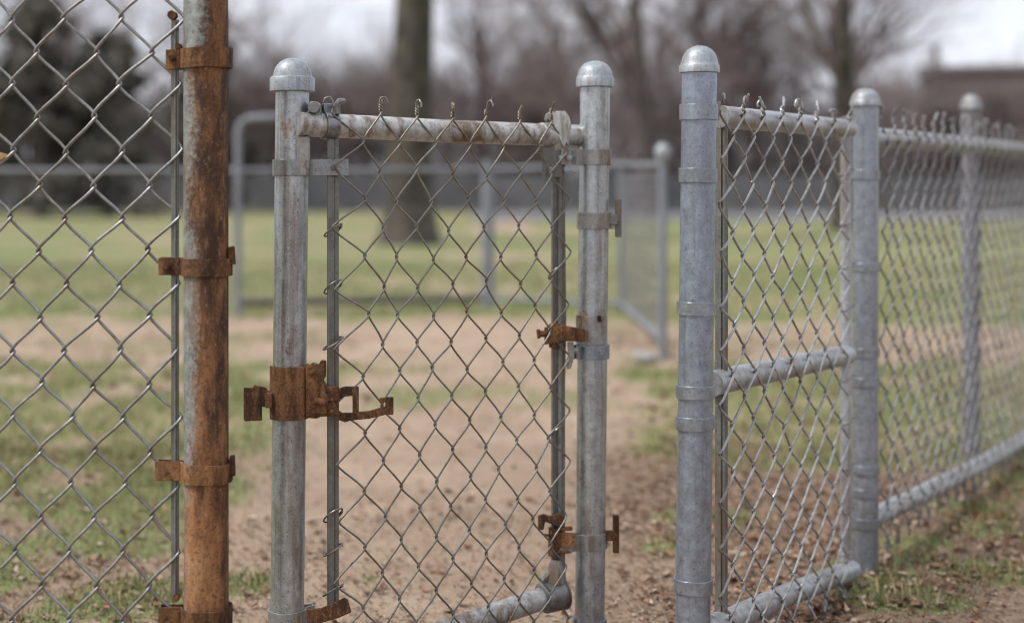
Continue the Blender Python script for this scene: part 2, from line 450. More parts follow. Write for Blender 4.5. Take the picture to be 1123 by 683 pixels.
mb.box(P(293, 437, Yk+.012), .024, .022, .026)
mb.box(P(278, 443, Yk+.010), .028, .016, .054)
mb.box(P(296, 438, Y2-.018), .012, .03, .026)
mb.build('latch_fork', M['rust'], sl, bevel=.0012)
mb = MB()
pplate(mb, [(369, 427), (378, 424), (393, 424), (393, 452), (404, 451), (418, 447), (431, 444), (431, 453), (422, 455), (405, 459), (385, 461), (378, 463), (370, 460), (370, 453), (386.5, 453), (386.5, 434), (377, 435), (370, 440)], Yf+.004, .009)
pplate(mb, [(416, 437), (424, 436), (431, 436), (431, 455), (422, 454.5), (422.6, 441), (416.5, 442)], Yf+.002, .012)
mb.build('latch_arm', M['rust'], sl, bevel=.001)
# low strap with twisted rusty end
lb = band(g2, ct(674), R2, zat(692, Y2), zat(667, Y2), dgate, .02, M['band_stained'], gap=.014, t=.004, bolt=False, wob=.0007)
mb = MB(); pplate(mb, [(336, 668), (352, 667), (366, 661), (377, 655.5), (381, 657), (385, 671), (372, 677), (352, 683), (337, 690)], Y2-.03, .006)
mb.build('strap_end', M['rust'], lb, bevel=.001)
mb = MB(); pplate(mb, [(297, 672), (338, 672), (338, 690), (296, 690)], Y2-R2-.0075, .003)

# ================================================================== GATE POST (right)
Y3 = 2.87; c3 = P(649.5, 400, Y3); R3 = .0302
g3 = thing('gate_post', (c3.x, c3.y, 0), 'round-capped grey post with brown streaks, carrying the hinges on the right side of the gate', 'gate post')
l3 = (.010, 0); c3b = c3-Vector((.0055, 0, 0)); ct3 = lambda v: (c3b.x+l3[0]*zat(v, Y3), c3b.y)
post(g3, c3b, R3, zat(90, Y3), M['gpostB'], l3)
cap(g3, c3b, zat(96, Y3), .0355, .0385, 11*Y3/F, 17*Y3/F, M['cap'], l3)
band(g3, ct3(172), R3, zat(181, Y3), zat(164, Y3), -dgate, .055, M['band_stained'], gap=.02, t=.004, bm=M['bar'])
band(g3, ct3(240), R3, zat(251, Y3), zat(233, Y3), (1, -.15), .014, M['band_stained'], gap=.012, t=.004, bolt=False)
mb = MB(); p = P(678, 239, Y3-.005); mb.box(p, .0125, .010, 42*Y3/F); mb.box(P(672, 241, Y3-.012), .02, .012, .02); mb.tube([P(676, 242, Y3-.018), P(676, 242, Y3+.012)], .005, 8)
mb.build('strike_plate', M['bar'], g3, bevel=.0014)
band(g3, ct3(384), R3, zat(392.5, Y3), zat(377, Y3), -dgate, .012, M['bandC'], gap=.014, t=.004, bolt=False)
mb = MB(); cc3 = ct3(360)
arc = [(cc3[0]+(R3+.003)*math.cos(a), cc3[1]+(R3+.003)*math.sin(a)) for a in [R(188+i*8) for i in range(18)]]
mb.strap(arc, .003, zat(376, Y3), zat(345, Y3)); mb.build('sleeve', M['band_stained'], g3, bevel=.0006)
mb = MB(); mb.tube([P(657, 350, Y3-R3-.006), P(657, 350, Y3)], .004, 8); mb.tube([P(657, 346, Y3-R3-.006), P(658, 353, Y3-R3-.006)], .0035, 8); mb.build('bolt', M['rust_dark'], g3)
# hinge in the middle
mb = MB(); Yh = Y3-.048
pplate(mb, [(597, 359), (618, 357), (640, 361), (645, 364), (645, 372), (640, 375), (620, 374), (605, 377), (597, 378)], Yh, .010)
mb.tube([P(608, 355, Yh+.012), P(608, 381, Yh+.012)], .011, 14)
mb.tube([P(590, 366, Yh+.004), P(600, 366, Yh+.004)], .007, 7)
mb.tube([P(590, 361, Yh), P(591, 371, Yh)], .004, 7)
hg = mb.build('hinge', M['rust'], g3, bevel=.0012)
mb = MB(); pplate(mb, [(622, 375), (629, 375), (630, 391), (626, 404), (622, 405), (620, 398), (623, 390)], Yh+.004, .006)
mb.tube([P(634, 384, Yh+.012), P(626, 385, Yh+.012)], .006, 8); mb.build('hook', M['band_stained'], hg, bevel=.001)
# lower hinge band
hb = band(g3, ct3(591), R3, zat(600, Y3), zat(582.5, Y3), -dgate, .048, M['band_stained'], gap=.016, t=.004, bm=M['rust_dark'], tilt=.02)
mb = MB(); mb.box(P(675.5, 585, Y3-.004), .0125, .012, 41*Y3/F); mb.box(P(669, 587, Y3-.014), .018, .010, .02); mb.tube([P(674, 586, Y3-.018), P(674, 586, Y3+.012)], .005, 8)
mb.build('strike_plate', M['rust_dark'], g3, bevel=.0014)
band(g3, ct3(680), R3, zat(690, Y3), zat(677, Y3), -dgate, .0, M['bandC'], gap=.01, t=.004)
mb = MB(); Yh = Y3-.05
mb.tube([P(608, 578, Yh+.012), P(607, 609, Yh+.012)], .0115, 14)
pplate(mb, [(590, 566), (596, 564), (603, 566), (612, 563), (618, 566), (618, 578), (611, 577), (606, 575), (598, 572), (596, 581), (590, 581)], Yh-.002, .010)
mb.tube([P(612, 580, Yh), P(627, 579, Yh+.02)], .0045, 8); mb.tube([P(612, 605, Yh), P(626, 604, Yh+.02)], .0045, 8); mb.tube([P(596, 586, Yh), P(604, 587, Yh)], .003, 7)
pplate(mb, [(603, 583), (632, 585), (632, 600), (603, 602)], Yh+.002, .008)
mb.build('hinge', M['rust'], g3, bevel=.0012)

# ================================================================== GATE
YA, YB = 2.57, 2.87
a = P(328, 136, YA-.004); b = P(634, 149, YB)
gt = thing('gate', ((a.x+b.x)/2, (a.y+b.y)/2, 0), 'narrow chain link gate hanging between the two round-capped posts', 'gate')
a2 = P(326, 136, YA-.03)
top = MB(); mid = a2.lerp(b, .5)+Vector((0, 0, -.002))
top.tube([a2, a2.lerp(mid, .5), mid, mid.lerp(b, .5), b], .0218, 32); tr = top.build('top_rail', M['rail'], gt)
mb = MB()   # strap over the rail on the left with its two ears
st = P(360.5, 133, YA-.02)
arc = []
for i in range(15):
    an = R(-60+i*21.4); arc.append((math.cos(an), math.sin(an)))
def ringstrap(mb, c, ax, r, t, w, a0, a1, n=16):
    ax = Vector(ax).normalized(); u = Vector((0, 0, 1)); e = ax.cross(u).normalized(); V = []
    for i in range(n+1):
        an = a0+(a1-a0)*i/n; q = u*math.cos(an)+e*math.sin(an)
        for rr, s in ((r, -1), (r+t, -1), (r+t, 1), (r, 1)): V.append(Vector(c)+q*rr+ax*s*w/2)
    Fc = [(4*i+k, 4*i+(k+1) % 4, 4*i+4+(k+1) % 4, 4*i+4+k) for i in range(n) for k in range(4)]+[(3, 2, 1, 0), tuple(4*n+k for k in range(4))]
    mb.add(V, Fc)
ax = (b-a2).normalized()
cst = a2+ax*((P(360.5, 0, YA).x-a2.x)/ax.x)
ringstrap(mb, cst, ax, .0222, .004, .026, 0, 2*math.pi)
mb.box(cst+Vector((0, -.002, .028)), .024, .010, .022, (ax.x, ax.y))
pe = P(345, 118, YA-.02); mb.tube([pe+Vector((0, -.012, 0)), pe+Vector((0, .02, 0))], .011, 12); mb.box(pe+Vector((.004, .004, -.010)), .016, .012, .022)
pe = P(374, 117, YA-.01); mb.tube([pe+Vector((-.006, 0, -.014)), pe+Vector((-.008, 0, .002)), pe+Vector((-.002, -.002, .010)), pe+Vector((.008, -.003, .011))], [.005, .0065, .006, .004], 8)
mb.build('rail_clamp', M['band'], gt, bevel=.0012)
# bars
def gline(u_target):   # point on the gate line seen at column u
    A = a2.xy; d = (b.xy-a2.xy).normalized(); k = (u_target-CU)/F
    s = (k*A.y-A.x)/(d.x-k*d.y); return A+d*s
qL = gline(363); qR = gline(608)
mb = MB()
zt, zb = zat(150, qL.y), zat(664, qL.y)
mb.box((qL.x, qL.y-.004, (zt+zb)/2), .0125, .006, zt-zb, ax.xy)
mb.box((qL.x+.010*ax.x, qL.y-.001+.01*ax.y, (zt+zb)/2), .0075, .010, zt-zb-.004, ax.xy)
mb.build('tension_bar', M['bar'], gt, bevel=.0008)
mb = MB(); zt, zb = zat(150, qR.y), zat(640, qR.y)
mb.box((qR.x, qR.y-.004, (zt+zb)/2), .013, .006, zt-zb, ax.xy)
mb.tube([(qR.x+.013, qR.y, zb), (qR.x+.013, qR.y, zt)], .0085, 14)
mb.build('tension_bar', M['bar'], gt, bevel=.0008)
mb = MB(); w_ = [P(617, 196, qR.y-.01), P(619.5, 260, qR.y-.012), P(620.5, 360, qR.y-.012), P(618.5, 460, qR.y-.01), P(619, 600, qR.y-.012)]
mb.tube(w_, .0012, 6); mb.build('loose_wire', M['bar'], gt)
for (bq, v, sp) in ((qL, 254, .016), (qL, 316, .016), (qL, 378, .018), (qL, 566, .017), (qL, 604, .017), (qL, 648, .018), (qR, 300, .016), (qR, 368, .018), (qR, 476, .016)):
    z = zat(v, bq.y); c_ = Vector((bq.x+.004, bq.y-.002, z)); tilt_ = random.uniform(-.010, .010)
    w_ = [c_+Vector((math.cos(t)*sp, math.sin(t)*.012, .010*math.cos(t)+tilt_*math.sin(t)+t*.0006)) for t in [i*.45 for i in range(17)]]
    w_ += [w_[-1]+Vector((-.006, -.007, .004)), w_[-1]+Vector((-.012, -.008, .001))]
    mb = MB(); mb.tube(w_, .0017, 7); mb.build('wire_tie', M['wireG'], gt)
# elbow casting top right
mb = MB(); Ye = YB-.02
el = gline(607)
e0 = Vector((el.x, el.y, zat(148, el.y)))
mb.tube([e0-ax*.03, e0, e0+ax*.012+Vector((0, 0, -.006)), e0+ax*.016+Vector((0, 0, -.03))], [.023, .025, .025, .020], 20)
pplate(mb, [(597, 131), (598, 126), (603, 122.5), (613, 122), (620, 122), (624, 128), (627, 137), (625, 146), (621, 156), (618.5, 162), (613, 150), (609, 141), (607, 134), (603, 130), (600, 131), (599, 134)], Ye-.035, .012)
mb.build('elbow', M['rail'], gt, bevel=.003)
mb = MB()
pplate(mb, [(596, 160), (619, 160), (619, 163.5), (632, 165), (632, 180), (618, 181), (617, 194), (601, 195.5), (596, 190)], Ye-.022, .005)
pplate(mb, [(594, 178), (600, 176), (599, 198), (595, 196)], Ye-.024, .012)
mb.build('corner_plate', M['bar'], gt, bevel=.0008)
for (u, v) in ((615.5, 173), (624.5, 173), (604, 186), (621, 186)):
    p = P(u, v, Ye-.022); mb = MB(); mb.tube([p+Vector((0, -.010, 0)), p+Vector((0, .004, 0))], .0062, 6); mb.tube([p+Vector((0, -.015, 0)), p+Vector((0, .004, 0))], .003, 8); mb.build('rivet', M['cap'], gt)
# bottom rail
br = P(612, 650, gline(612).y); bl = P(338, 742, gline(338).y)
pipe(gt, [bl, bl.lerp(br, .5), br], .0222, M['rail'], 'bottom_rail', 32)
axb = (br-bl).normalized()
mb = MB(); mb.tube([br-axb*.040, br-axb*.036, br-axb*.002, br+axb*.006], [.025, .031, .034, .034], 28); mb.tube([br+axb*.006, br+axb*.010], [.036, .036], 28)
mb.tube([br+Vector((-.004, -.006, .022)), br+Vector((-.004, -.006, .050)), br+Vector((-.001, -.006, .066))], [.019, .015, .0115], 14)
mb.build('elbow', M['band'], gt, bevel=.001)
mb = MB(); q = br+Vector((-.004, -.008, .040))
mb.tube([q+Vector((0, 0, -.016)), q+Vector((0, 0, .012)), q+Vector((.002, 0, .03))], [.021, .018, .013], 14)
mb.tube([q+Vector((-.03, -.006, -.012)), q+Vector((-.016, -.006, .002)), q+Vector((0, -.004, .006))], [.009, .008, .008], 8)
mb.build('collar', M['band_stained'], gt)
lo, hi = gline(371), gline(613.5)
A_, B_ = off2(lo, hi, .0265)
gm = chain(A_, B_, 13, .8245, .105, -15, 4, .0019, 10, seed=11, exl=.019, exr=.004, jit=.0028, zs=lambda s, z: (s*.14-.02)*max(0, (.35-z)) , tl=.012)
gm.build('mesh', M['wireG'], gt)

# ================================================================== RIGHT FENCE
Y4, Y5 = 2.46, 3.34
c4 = P(762.5, 400, Y4); c5 = P(949, 400, Y5); R4 = R5 = .0302
fr_ = thing('chain_link_fence', (c5.x, c5.y, 0), 'grey chain link fence with middle rail and corner post, running off to the right', 'fence')
l4 = (.012, 0); c4b = c4-Vector((.006, 0, 0)); ct4 = lambda v: (c4b.x+l4[0]*zat(v, Y4), c4b.y)
p4 = post(fr_, c4b, R4, zat(72, Y4), M['gpostC'], l4); p4['label'] = 'blue-grey end post with a round cap and many straps'
cap(p4, c4b, zat(80.5, Y4), .0315, .0348, 9*Y4/F, 20*Y4/F, M['cap'], l4)
d45 = (c5-c4).xy.normalized()
for (v0, v1, tab) in ((132, 115, 0), (200.5, 185, .02), (345, 330.5, .022), (436, 421.5, .012), (470, 455.5, .014), (648, 633, .014)):
    band(p4, ct4(v0), R4, zat(v0, Y4), zat(v1, Y4), d45 if tab else (1, 0), tab or .004, M['bandC'], gap=.014, t=.003, bolt=tab > 0, wob=.0004, bm=M['bar'], tilt=random.uniform(-.03, .03))
p5 = post(fr_, c5, R5, zat(110, Y5), M['gpostD']); p5['label'] = 'corner post with a round cap'
cap(p5, c5, zat(117, Y5), .0335, .0365, 6*Y5/F, 13*Y5/F, M['cap'])
for (v0, v1) in ((197, 187), (297, 288), (391, 381), (423, 413), (519, 509), (543, 534), (578, 567)):
    band(p5, c5, R5, zat(v0, Y5), zat(v1, Y5), d45, 0, M['bandC'], gap=.016, t=.003, bolt=False, tilt=random.uniform(-.03, .03))
def rline(u):
    A = c4.xy; k = (u-CU)/F; s = (k*A.y-A.x)/(d45.x-k*d45.y); return A+d45*s
def rp(u, v): q = rline(u); return Vector((q.x, q.y, zat(v, q.y)))
pipe(fr_, [rp(789, 128), rp(870, 135.5), rp(931, 141.5)], .0205, M['railR'], 'top_rail')
pipe(fr_, [rp(780, 421), rp(795, 417), rp(928, 389)], .0228, M['railR'], 'middle_rail')
pipe(fr_, [rp(760, 694), rp(795, 682), rp(870, 649), rp(934, 625)], .0225, M['railR'], 'bottom_rail')
up = rline(927.5)
pipe(fr_, [(up.x, up.y, zat(615, up.y)), (up.x, up.y, zat(140, up.y))], .0125, M['railR'], 'upright')
q4 = rline(790.5)
mb = MB(); zt, zb = zat(112, q4.y), .02
mb.box((q4.x-.004, q4.y, (zt+zb)/2), .007, .012, zt-zb, d45)
mb.tube([(q4.x+.006, q4.y, zb), (q4.x+.007, q4.y, zt-.01)], .0062, 12)
mb.build('tension_bar', M['bar'], fr_, bevel=.0008)
for v in (130, 190, 245, 292, 338, 392, 415, 462, 512, 560, 605):   # wire ties on the uprights
    z = zat(v, up.y); c_ = Vector((up.x, up.y, z)); pts = [c_+Vector((math.cos(t)*.0145, math.sin(t)*.0145, .004*math.sin(t*1.3))) for t in [i*.5 for i in range(15)]]
    pts += [pts[-1]+Vector((.010, -.012, .008))]
    mb = MB(); mb.tube(pts, .0016, 6); mb.build('wire_tie', M['wireR'], fr_)
mA = c4.xy+d45*.058; mB = c4.xy+d45*.80
A_, B_ = off2(mA, mB, .0250)
chain(A_, B_, 14, .779, .0866, -17, 6, .0024, 8, seed=21, exl=.002, exr=.006, jit=.0034, zs=lambda s, z: (.03-s*.06)*max(0, (.45-z))*1.5).build('mesh', M['wireR'], fr_)
# run to the right
dR = Vector((.534, .845)).normalized()
e5 = c5.xy+dR*4.0
def ep(t, z): q = c5.xy+dR*t; return Vector((q.x, q.y, z))
zt0 = zat(150, Y5)
pipe(fr_, [ep(.0, zt0), ep(2.0, zt0+.006), ep(4.0, zt0+.01)], .0235, M['railR'], 'top_rail')
zb0 = zat(572, Y5)
pipe(fr_, [ep(.02, zb0), ep(1.0, .075), ep(2.2, .055), ep(4.0, .06)], .0245, M['railR'], 'bottom_rail')
A_, B_ = off2(c5.xy+dR*.045, e5, .0245)
chain(A_, B_, 90, .80, .0866, -17, 6, .0025, 7, seed=31, exl=.002, jit=.0045).build('mesh', M['wireF'], fr_)
post(fr_, (e5.x, e5.y), .030, zt0+.08, M['gpostD']); cap(fr_, (e5.x, e5.y, 0), zt0+.075, .033, .036, .014, .028, M['cap'])
# lone post behind
Y6 = 4.75; c6 = P(1065, 300, Y6)
f6 = thing('fence_post', (c6.x, c6.y, 0), 'single grey round-capped post standing behind the mesh at the right', 'fence post')
post(f6, c6, .030, zat(118, Y6), mat_galv('dull_zinc_pipe', (.19, .195, .215), .3, [], -.3, metal=.3)); cap(f6, c6, zat(120, Y6), .034, .037, .010, .038, M['cap'])

# ================================================================== FIELD FENCE BEHIND
ff = thing('chain_link_fence', P(535, 336, 10.6)*1.0, 'low out-of-focus chain link fence across the field behind the gate', 'fence')
ff.location.z = 0
nodes = [(-420, 10.2), (262, 10.2), (535, 10.6), (681, 10.1), (727, 7.45)]
pts = [P(u, 0, Y).xy for u, Y in nodes]
zt_ = 1.02
tps = [(-420, 187), (262, 187), (535, 186), (681, 181), (727, 181)]
pp = [P(u, v, Y) for (u, v), (_, Y) in zip(tps, nodes)]
for i in range(4): pipe(ff, [pp[i], pp[i+1]], .016, M['far_metal'], 'top_rail', 10)
for i in (1, 2, 3):
    q0, q1 = pts[i], pts[i+1]
    pipe(ff, [(q0.x, q0.y, .07), (q1.x, q1.y, .07 if i < 3 else .1)], .028 if i == 1 else .018, M['low_rail' if i == 1 else 'far_metal'], 'bottom_rail', 10)
for i, (rad, zt1) in enumerate(((.03, 1.06), (.0, 0), (.046, 1.10), (.022, 1.02), (.022, 1.05))):
    if rad: post(ff, pts[i], rad, zt1, M['far_metal'], n=16)
mb = MB(); mb.lathe((pts[4].x, pts[4].y, 0), [(.03, 1.03), (.036, 1.05), (.044, 1.075), (.040, 1.10), (.022, 1.125), (.002, 1.13)], 16); mb.build('cap', M['cap'], ff)
mb = MB()
for i in range(4):
    L = (pts[i+1]-pts[i]).length; n = int(L/.045)
    c = chain(pts[i], pts[i+1], n, .05, .085, 0, 22, .0019, 3, fine=False, seed=40+i, tails=False)
    mb.add(c.v, c.f)
mb.build('mesh', M['far_wire'], ff, flat=True)
# bent pipe hoop
Yh = 9.9
hp = thing('pipe_hoop', (P(262, 0, Yh).x, Yh, 0), 'tall bent pipe hoop standing in the field between the rusty post and the gate post', 'pipe hoop')
pipe(hp, [(P(261, 0, Yh).x, Yh, -.05), P(261, 147, Yh), P(264, 136, Yh), P(272, 130, Yh), P(306, 128, Yh), P(314, 132, Yh), P(317, 142, Yh), (P(317, 0, Yh).x, Yh, -.05)], .025, M['far_metal'], 'pipe', 16)
mb = MB(); pr = P(707, 390, 7.3)
bm = bmesh.new(); bmesh.ops.create_icosphere(bm, subdivisions=3, radius=1)
for v in bm.verts:
    n = .8+.5*float(fbm(v.co.x*1.7+5, v.co.y*1.7+v.co.z*2+9, 3)); v.co = Vector((v.co.x*.06*n, v.co.y*.06*n, max(v.co.z, -.3)*.04*n))
me = bpy.data.meshes.new('stone'); bm.to_mesh(me); bm.free(); me.shade_smooth(); me.materials.append(mat_flat('stone_grey', (.23, .22, .21), (.33, .31, .29), 30, .9, .4))
o = bpy.data.objects.new('stone', me); col.objects.link(o); o.location = (pr.x, 7.3, .02); tag(o, 'small grey stone lying at the foot of the far fence end post', 'stone')

# ================================================================== GROUND
def gz(x, y):
    near = np.clip(1-(np.asarray(y)-8)/10, 0, 1)
    return (fbm(np.asarray(x)*1.3, np.asarray(y)*1.3, 5)-.47)*.05*near+(fbm(np.asarray(x)*9, np.asarray(y)*9, 6, 3)-.44)*.020*near-.006
TUFT = [(-.84, 3.19, .16), (-.62, 3.30, .10), (.81, 3.14, .11), (.93, 3.10, .09), (1.10, 3.32, .13), (1.03, 3.62, .11), (1.25, 3.75, .11), (.97, 3.45, .07), (.40, 3.62, .08), (.47, 3.95, .10), (-1.25, 3.3, .2), (-1.0, 3.6, .14), (.62, 3.9, .1), (1.5, 3.55, .15), (1.7, 4.3, .3), (.88, 3.30, .07), (.78, 3.36, .06), (1.3, 4.0, .15), (.08, 3.35, .04), (-.33, 3.3, .03)]
def ss(x, a, b):
    t = np.clip((x-a)/(b-a), 0, 1); return t*t*(3-2*t)
def grassness(x, y):
    x = np.asarray(x, float); y = np.asarray(y, float)
    n = fbm(x*1.1, y*.8, 11); n2 = fbm(x*4.5, y*3.2, 17)
    far = ss(y+(n-.47)*4, 9.6, 11.2)
    farpatch = 1-.5*ss(fbm(x*.22+3, y*.16, 23), .48, .62)-.8*ss(y, 25, 33)
    r_ = ss(x+(n-.47)*.5, .22, .62)*ss(y, 4.3, 5.1)*(1-.75*ss(y, 6.8, 7.6)*(1-ss(y, 9.2, 10)))
    l_ = ss(-x+(n-.47)*.7, .62, 1.05)*(.40+.30*ss(y, 3.8, 4.8))*(1-.65*ss(y, 6.6, 7.6)*(1-ss(y, 9.5, 10.5)))
    mid = .30*ss(y, 5.2, 6.0)*(1-ss(y, 7.0, 8.0))
    g = np.maximum(np.maximum(far*farpatch, r_*.95), np.maximum(l_, mid))
    g = g*(.45+1.15*ss(n2, .32, .6))
    for (tx, ty, tr) in TUFT:
        g = np.maximum(g, np.exp(-(((x-tx)**2+(y-ty)**2)/(tr*tr))**1.2)*(.4+n2))
    return np.clip(g, 0, 1)
def axis(fine, lo, hi, step, far, g):
    a = list(np.arange(lo, hi, step)); s = step
    while a[-1] < far: s *= g; a.append(a[-1]+s)
    s = step; b = []
    x = lo
    while x > -far: s *= g; x -= s; b.append(x)
    return np.array(b[::-1]+a)
gx = axis(1, -3.2, 3.6, .035, 260, 1.12)
gy = [-30, -15, -6, -2, 0, 1, 1.8]; y = 2.3; s = .035
while y < 420:
    gy.append(y)
    if y > 5: s *= 1.045
    y += s
gy = np.array(gy)
GX, GY = np.meshgrid(gx, gy); Z = gz(GX, GY)
nx, ny = len(gx), len(gy)
V = np.stack([GX.ravel(), GY.ravel(), Z.ravel()], 1)
idx = np.arange(nx*ny).reshape(ny, nx)
Fq = np.stack([idx[:-1, :-1].ravel(), idx[:-1, 1:].ravel(), idx[1:, 1:].ravel(), idx[1:, :-1].ravel()], 1)
me = bpy.data.meshes.new('ground'); me.from_pydata(V.tolist(), [], Fq.tolist()); me.update(); me.shade_smooth()
G = grassness(GX, GY).ravel()
LT = (1-ss(GY, 4.2, 6.0)).ravel()*np.clip(.35+.65*ss(GX, -.2, .6).ravel()+.3*ss(-GX, .7, 1.2).ravel(), 0, 1)
at = me.color_attributes.new('cover', 'FLOAT_COLOR', 'POINT')
arr = np.ones((len(G), 4), np.float32); arr[:, 0] = G; arr[:, 1] = LT; arr[:, 2] = 0; at.data.foreach_set('color', arr.ravel())
q = NT('field_ground'); va = q.n.new('ShaderNodeVertexColor'); va.layer_name = 'cover'
sep = q.n.new('ShaderNodeSeparateColor'); q.t.links.new(va.outputs[0], sep.inputs[0]); gr, lt = sep.outputs[0], sep.outputs[1]
n1 = q.noise(3, 6, .65); n2 = q.noise(25, 5, .7); n3 = q.noise(110, 4, .7); n0 = q.noise(.5, 4, .6)
dirt = q.ramp(q.math('MULTIPLY_ADD', n2, .55, q.math('MULTIPLY', n1, .45)), [(.30, (.20, .14, .095)), (.44, (.32, .235, .165)), (.56, (.42, .32, .235)), (.7, (.52, .42, .32))])
litt = q.ramp(n3, [(.3, (.055, .035, .025)), (.45, (.13, .08, .055)), (.58, (.22, .15, .10)), (.72, (.34, .25, .18))])
damp = q.map(q.noise(1.1, 4, .55, q.vec((1, .6, 1))), .5, .66, 0, .38)
dirt = q.mix(damp, dirt, (.20, .135, .095))
dirt = q.mix(q.math('MULTIPLY', lt, q.map(n2, .35, .6, .25, .85)), dirt, litt)
gras = q.ramp(q.math('MULTIPLY_ADD', n3, .4, q.math('MULTIPLY', n0, .6)), [(.33, (.13, .165, .06)), (.46, (.18, .21, .082)), (.55, (.26, .235, .12)), (.66, (.37, .30, .19))])
f = q.map(q.math('ADD', gr, q.math('MULTIPLY', q.math('SUBTRACT', n2, .5), .9)), .25, .6)
c = q.mix(f, dirt, gras)
q.bump(n1, .3, .04, q.bump(n2, .8, .02, q.bump(n3, .9, .006)))
me.materials.append(q.out(c, .95, 0, .15))
o = bpy.data.objects.new('ground', me); col.objects.link(o); tag(o, kind='structure')

def in_view(x, y, m=60):
    u = CU+F*x/y; return -m < u < 1123+m
# grass blades
rnd = random.Random(5); mb = MB(); mb.cc = (0, 0, 0)
def blades(N, y0, y1, hmin, hmax, wd, seed):
    r = np.random.RandomState(seed)
    yy = np.sqrt(r.uniform(y0*y0, y1*y1, N)); xx = r.uniform(-.41, .41, N)*yy
    g = grassness(xx, yy); keep = r.uniform(0, 1, N) < g**1.2; xx, yy, g = xx[keep], yy[keep], g[keep]; zz = gz(xx, yy)
    for x, y, z, gg in zip(xx, yy, zz, g):
        h = rnd.uniform(hmin, hmax)*(.5+.6*gg); a = rnd.uniform(0, 6.28); w = wd*rnd.uniform(.6, 1.3); l = h*rnd.uniform(.2, .9); b = rnd.uniform(0, 6.28)
        dx, dy = math.cos(a)*w/2, math.sin(a)*w/2; lx, ly = math.cos(b)*l, math.sin(b)*l
        k = rnd.random(); s = rnd.uniform(.7, 1.3)
        if k < .34: mb.cc = (.125*s, .165*s, .052*s)
        elif k < .62: mb.cc = (.20*s, .205*s, .085*s)
        else: mb.cc = (.37*s, .31*s, .17*s)
        mb.add([(x-dx, y-dy, z-.003), (x+dx, y+dy, z-.003), (x+dx*.7+lx*.4, y+dy*.7+ly*.4, z+h*.6), (x-dx*.7+lx*.4, y-dy*.7+ly*.4, z+h*.6), (x+lx, y+ly, z+h)],
               [(0, 1, 2, 3), (3, 2, 4)])
blades(60000, 2.6, 5.0, .012, .040, .0028, 1)
blades(60000, 4.3, 9, .015, .040, .005, 2)
blades(26000, 9, 17, .02, .05, .012, 3)
tag(mb.build('grass', mat_tint('grass_blade', .7), flat=True), kind='stuff')
# leaf litter
mb = MB(); mb.cc = (0, 0, 0)
LC = [(.30, .19, .12), (.22, .12, .07), (.16, .085, .05), (.38, .28, .20), (.11, .07, .045), (.27, .15, .085), (.42, .33, .26)]
def litter(N, y0, y1, smin, smax, seed, dens):
    r = np.random.RandomState(seed)
    yy = np.sqrt(r.uniform(y0*y0, y1*y1, N)); xx = r.uniform(-.41, .41, N)*yy
    w = dens(xx, yy); keep = r.uniform(0, 1, N) < w; xx, yy = xx[keep], yy[keep]; zz = gz(xx, yy)
    for x, y, z in zip(xx, yy, zz):
        s = rnd.uniform(smin, smax); a = rnd.uniform(0, 6.28); k = rnd.uniform(.35, .8); cu = rnd.uniform(.05, .5)*s
        t1, t2 = rnd.gauss(0, .35), rnd.gauss(0, .35); c_ = LC[rnd.randrange(len(LC))]; q_ = rnd.uniform(.7, 1.25); mb.cc = tuple(v*q_ for v in c_)
        pts = []
        for (px, py, pz) in ((-1, 0, 1), (-.5, .8, .2), (.1, 1, .3), (.6, .55, .2), (1, 0, 1), (.55, -.65, .3), (0, -1, .2), (-.55, -.75, .2), (0, 0, -.05)):
            px *= s*rnd.uniform(.75, 1.1)/2; py *= s*k*rnd.uniform(.7, 1.15)/2
            pts.append((x+px*math.cos(a)-py*math.sin(a), y+px*math.sin(a)+py*math.cos(a), z+.003+.002*rnd.random()+pz*cu*.5+abs(px*t1+py*t2)))
        mb.add(pts, [(8, i, (i+1) % 8) for i in range(8)])
dr = lambda x, y: np.clip(.16*(y < 4.2)+.03+.85*ss(x, .1, .55)+.35*ss(-x, .6, 1.1), 0, 1)*(1-.75*ss(x/y, .30, .36)*ss(-y, -3.3, -3.0))*(.35+.9*ss(fbm(x*3, y*3, 41), .4, .55))
litter(11000, 2.55, 5.2, .014, .038, 4, lambda x, y: dr(x, y)*.75)
litter(42000, 2.55, 5.0, .005, .016, 5, lambda x, y: np.clip(dr(x, y)+.30*(1-ss(y, 3.1, 4.6)), 0, 1))
litter(4000, 5, 9, .03, .06, 6, lambda x, y: dr(x, y)*.4)
LC[:] = [(.46, .37, .28), (.40, .31, .22), (.24, .17, .12), (.50, .42, .33)]
litter(16000, 2.55, 6.0, .004, .012, 7, lambda x, y: (.75-.12*y)*(x > -9))
tag(mb.build('leaf_litter', mat_tint('dead_leaf', .8, 120), flat=True), kind='stuff')
# clods and pebbles
mb = MB(); mb.cc = (0, 0, 0); r = np.random.RandomState(9); N = 9000
yy = np.sqrt(r.uniform(2.5**2, 7**2, N)); xx = r.uniform(-.41, .41, N)*yy; zz = gz(xx, yy)
for x, y, z in zip(xx, yy, zz):
    s = rnd.uniform(.002, .007)*(1+.6*(rnd.random() < .06)*2); q_ = rnd.uniform(.75, 1.25); mb.cc = (.29*q_, .205*q_, .155*q_)
    V_ = [(x+s*rnd.uniform(.7, 1.3)*dx, y+s*rnd.uniform(.7, 1.3)*dy, z+s*.7*rnd.uniform(.7, 1.2)*dz) for dx, dy, dz in ((1, 0, 0), (0, 1, 0), (-1, 0, 0), (0, -1, 0), (0, 0, 1), (0, 0, -.5))]
    mb.add(V_, [(0, 1, 4), (1, 2, 4), (2, 3, 4), (3, 0, 4)])
tag(mb.build('soil_crumbs', mat_tint('soil_crumb', .95), flat=True), kind='stuff')

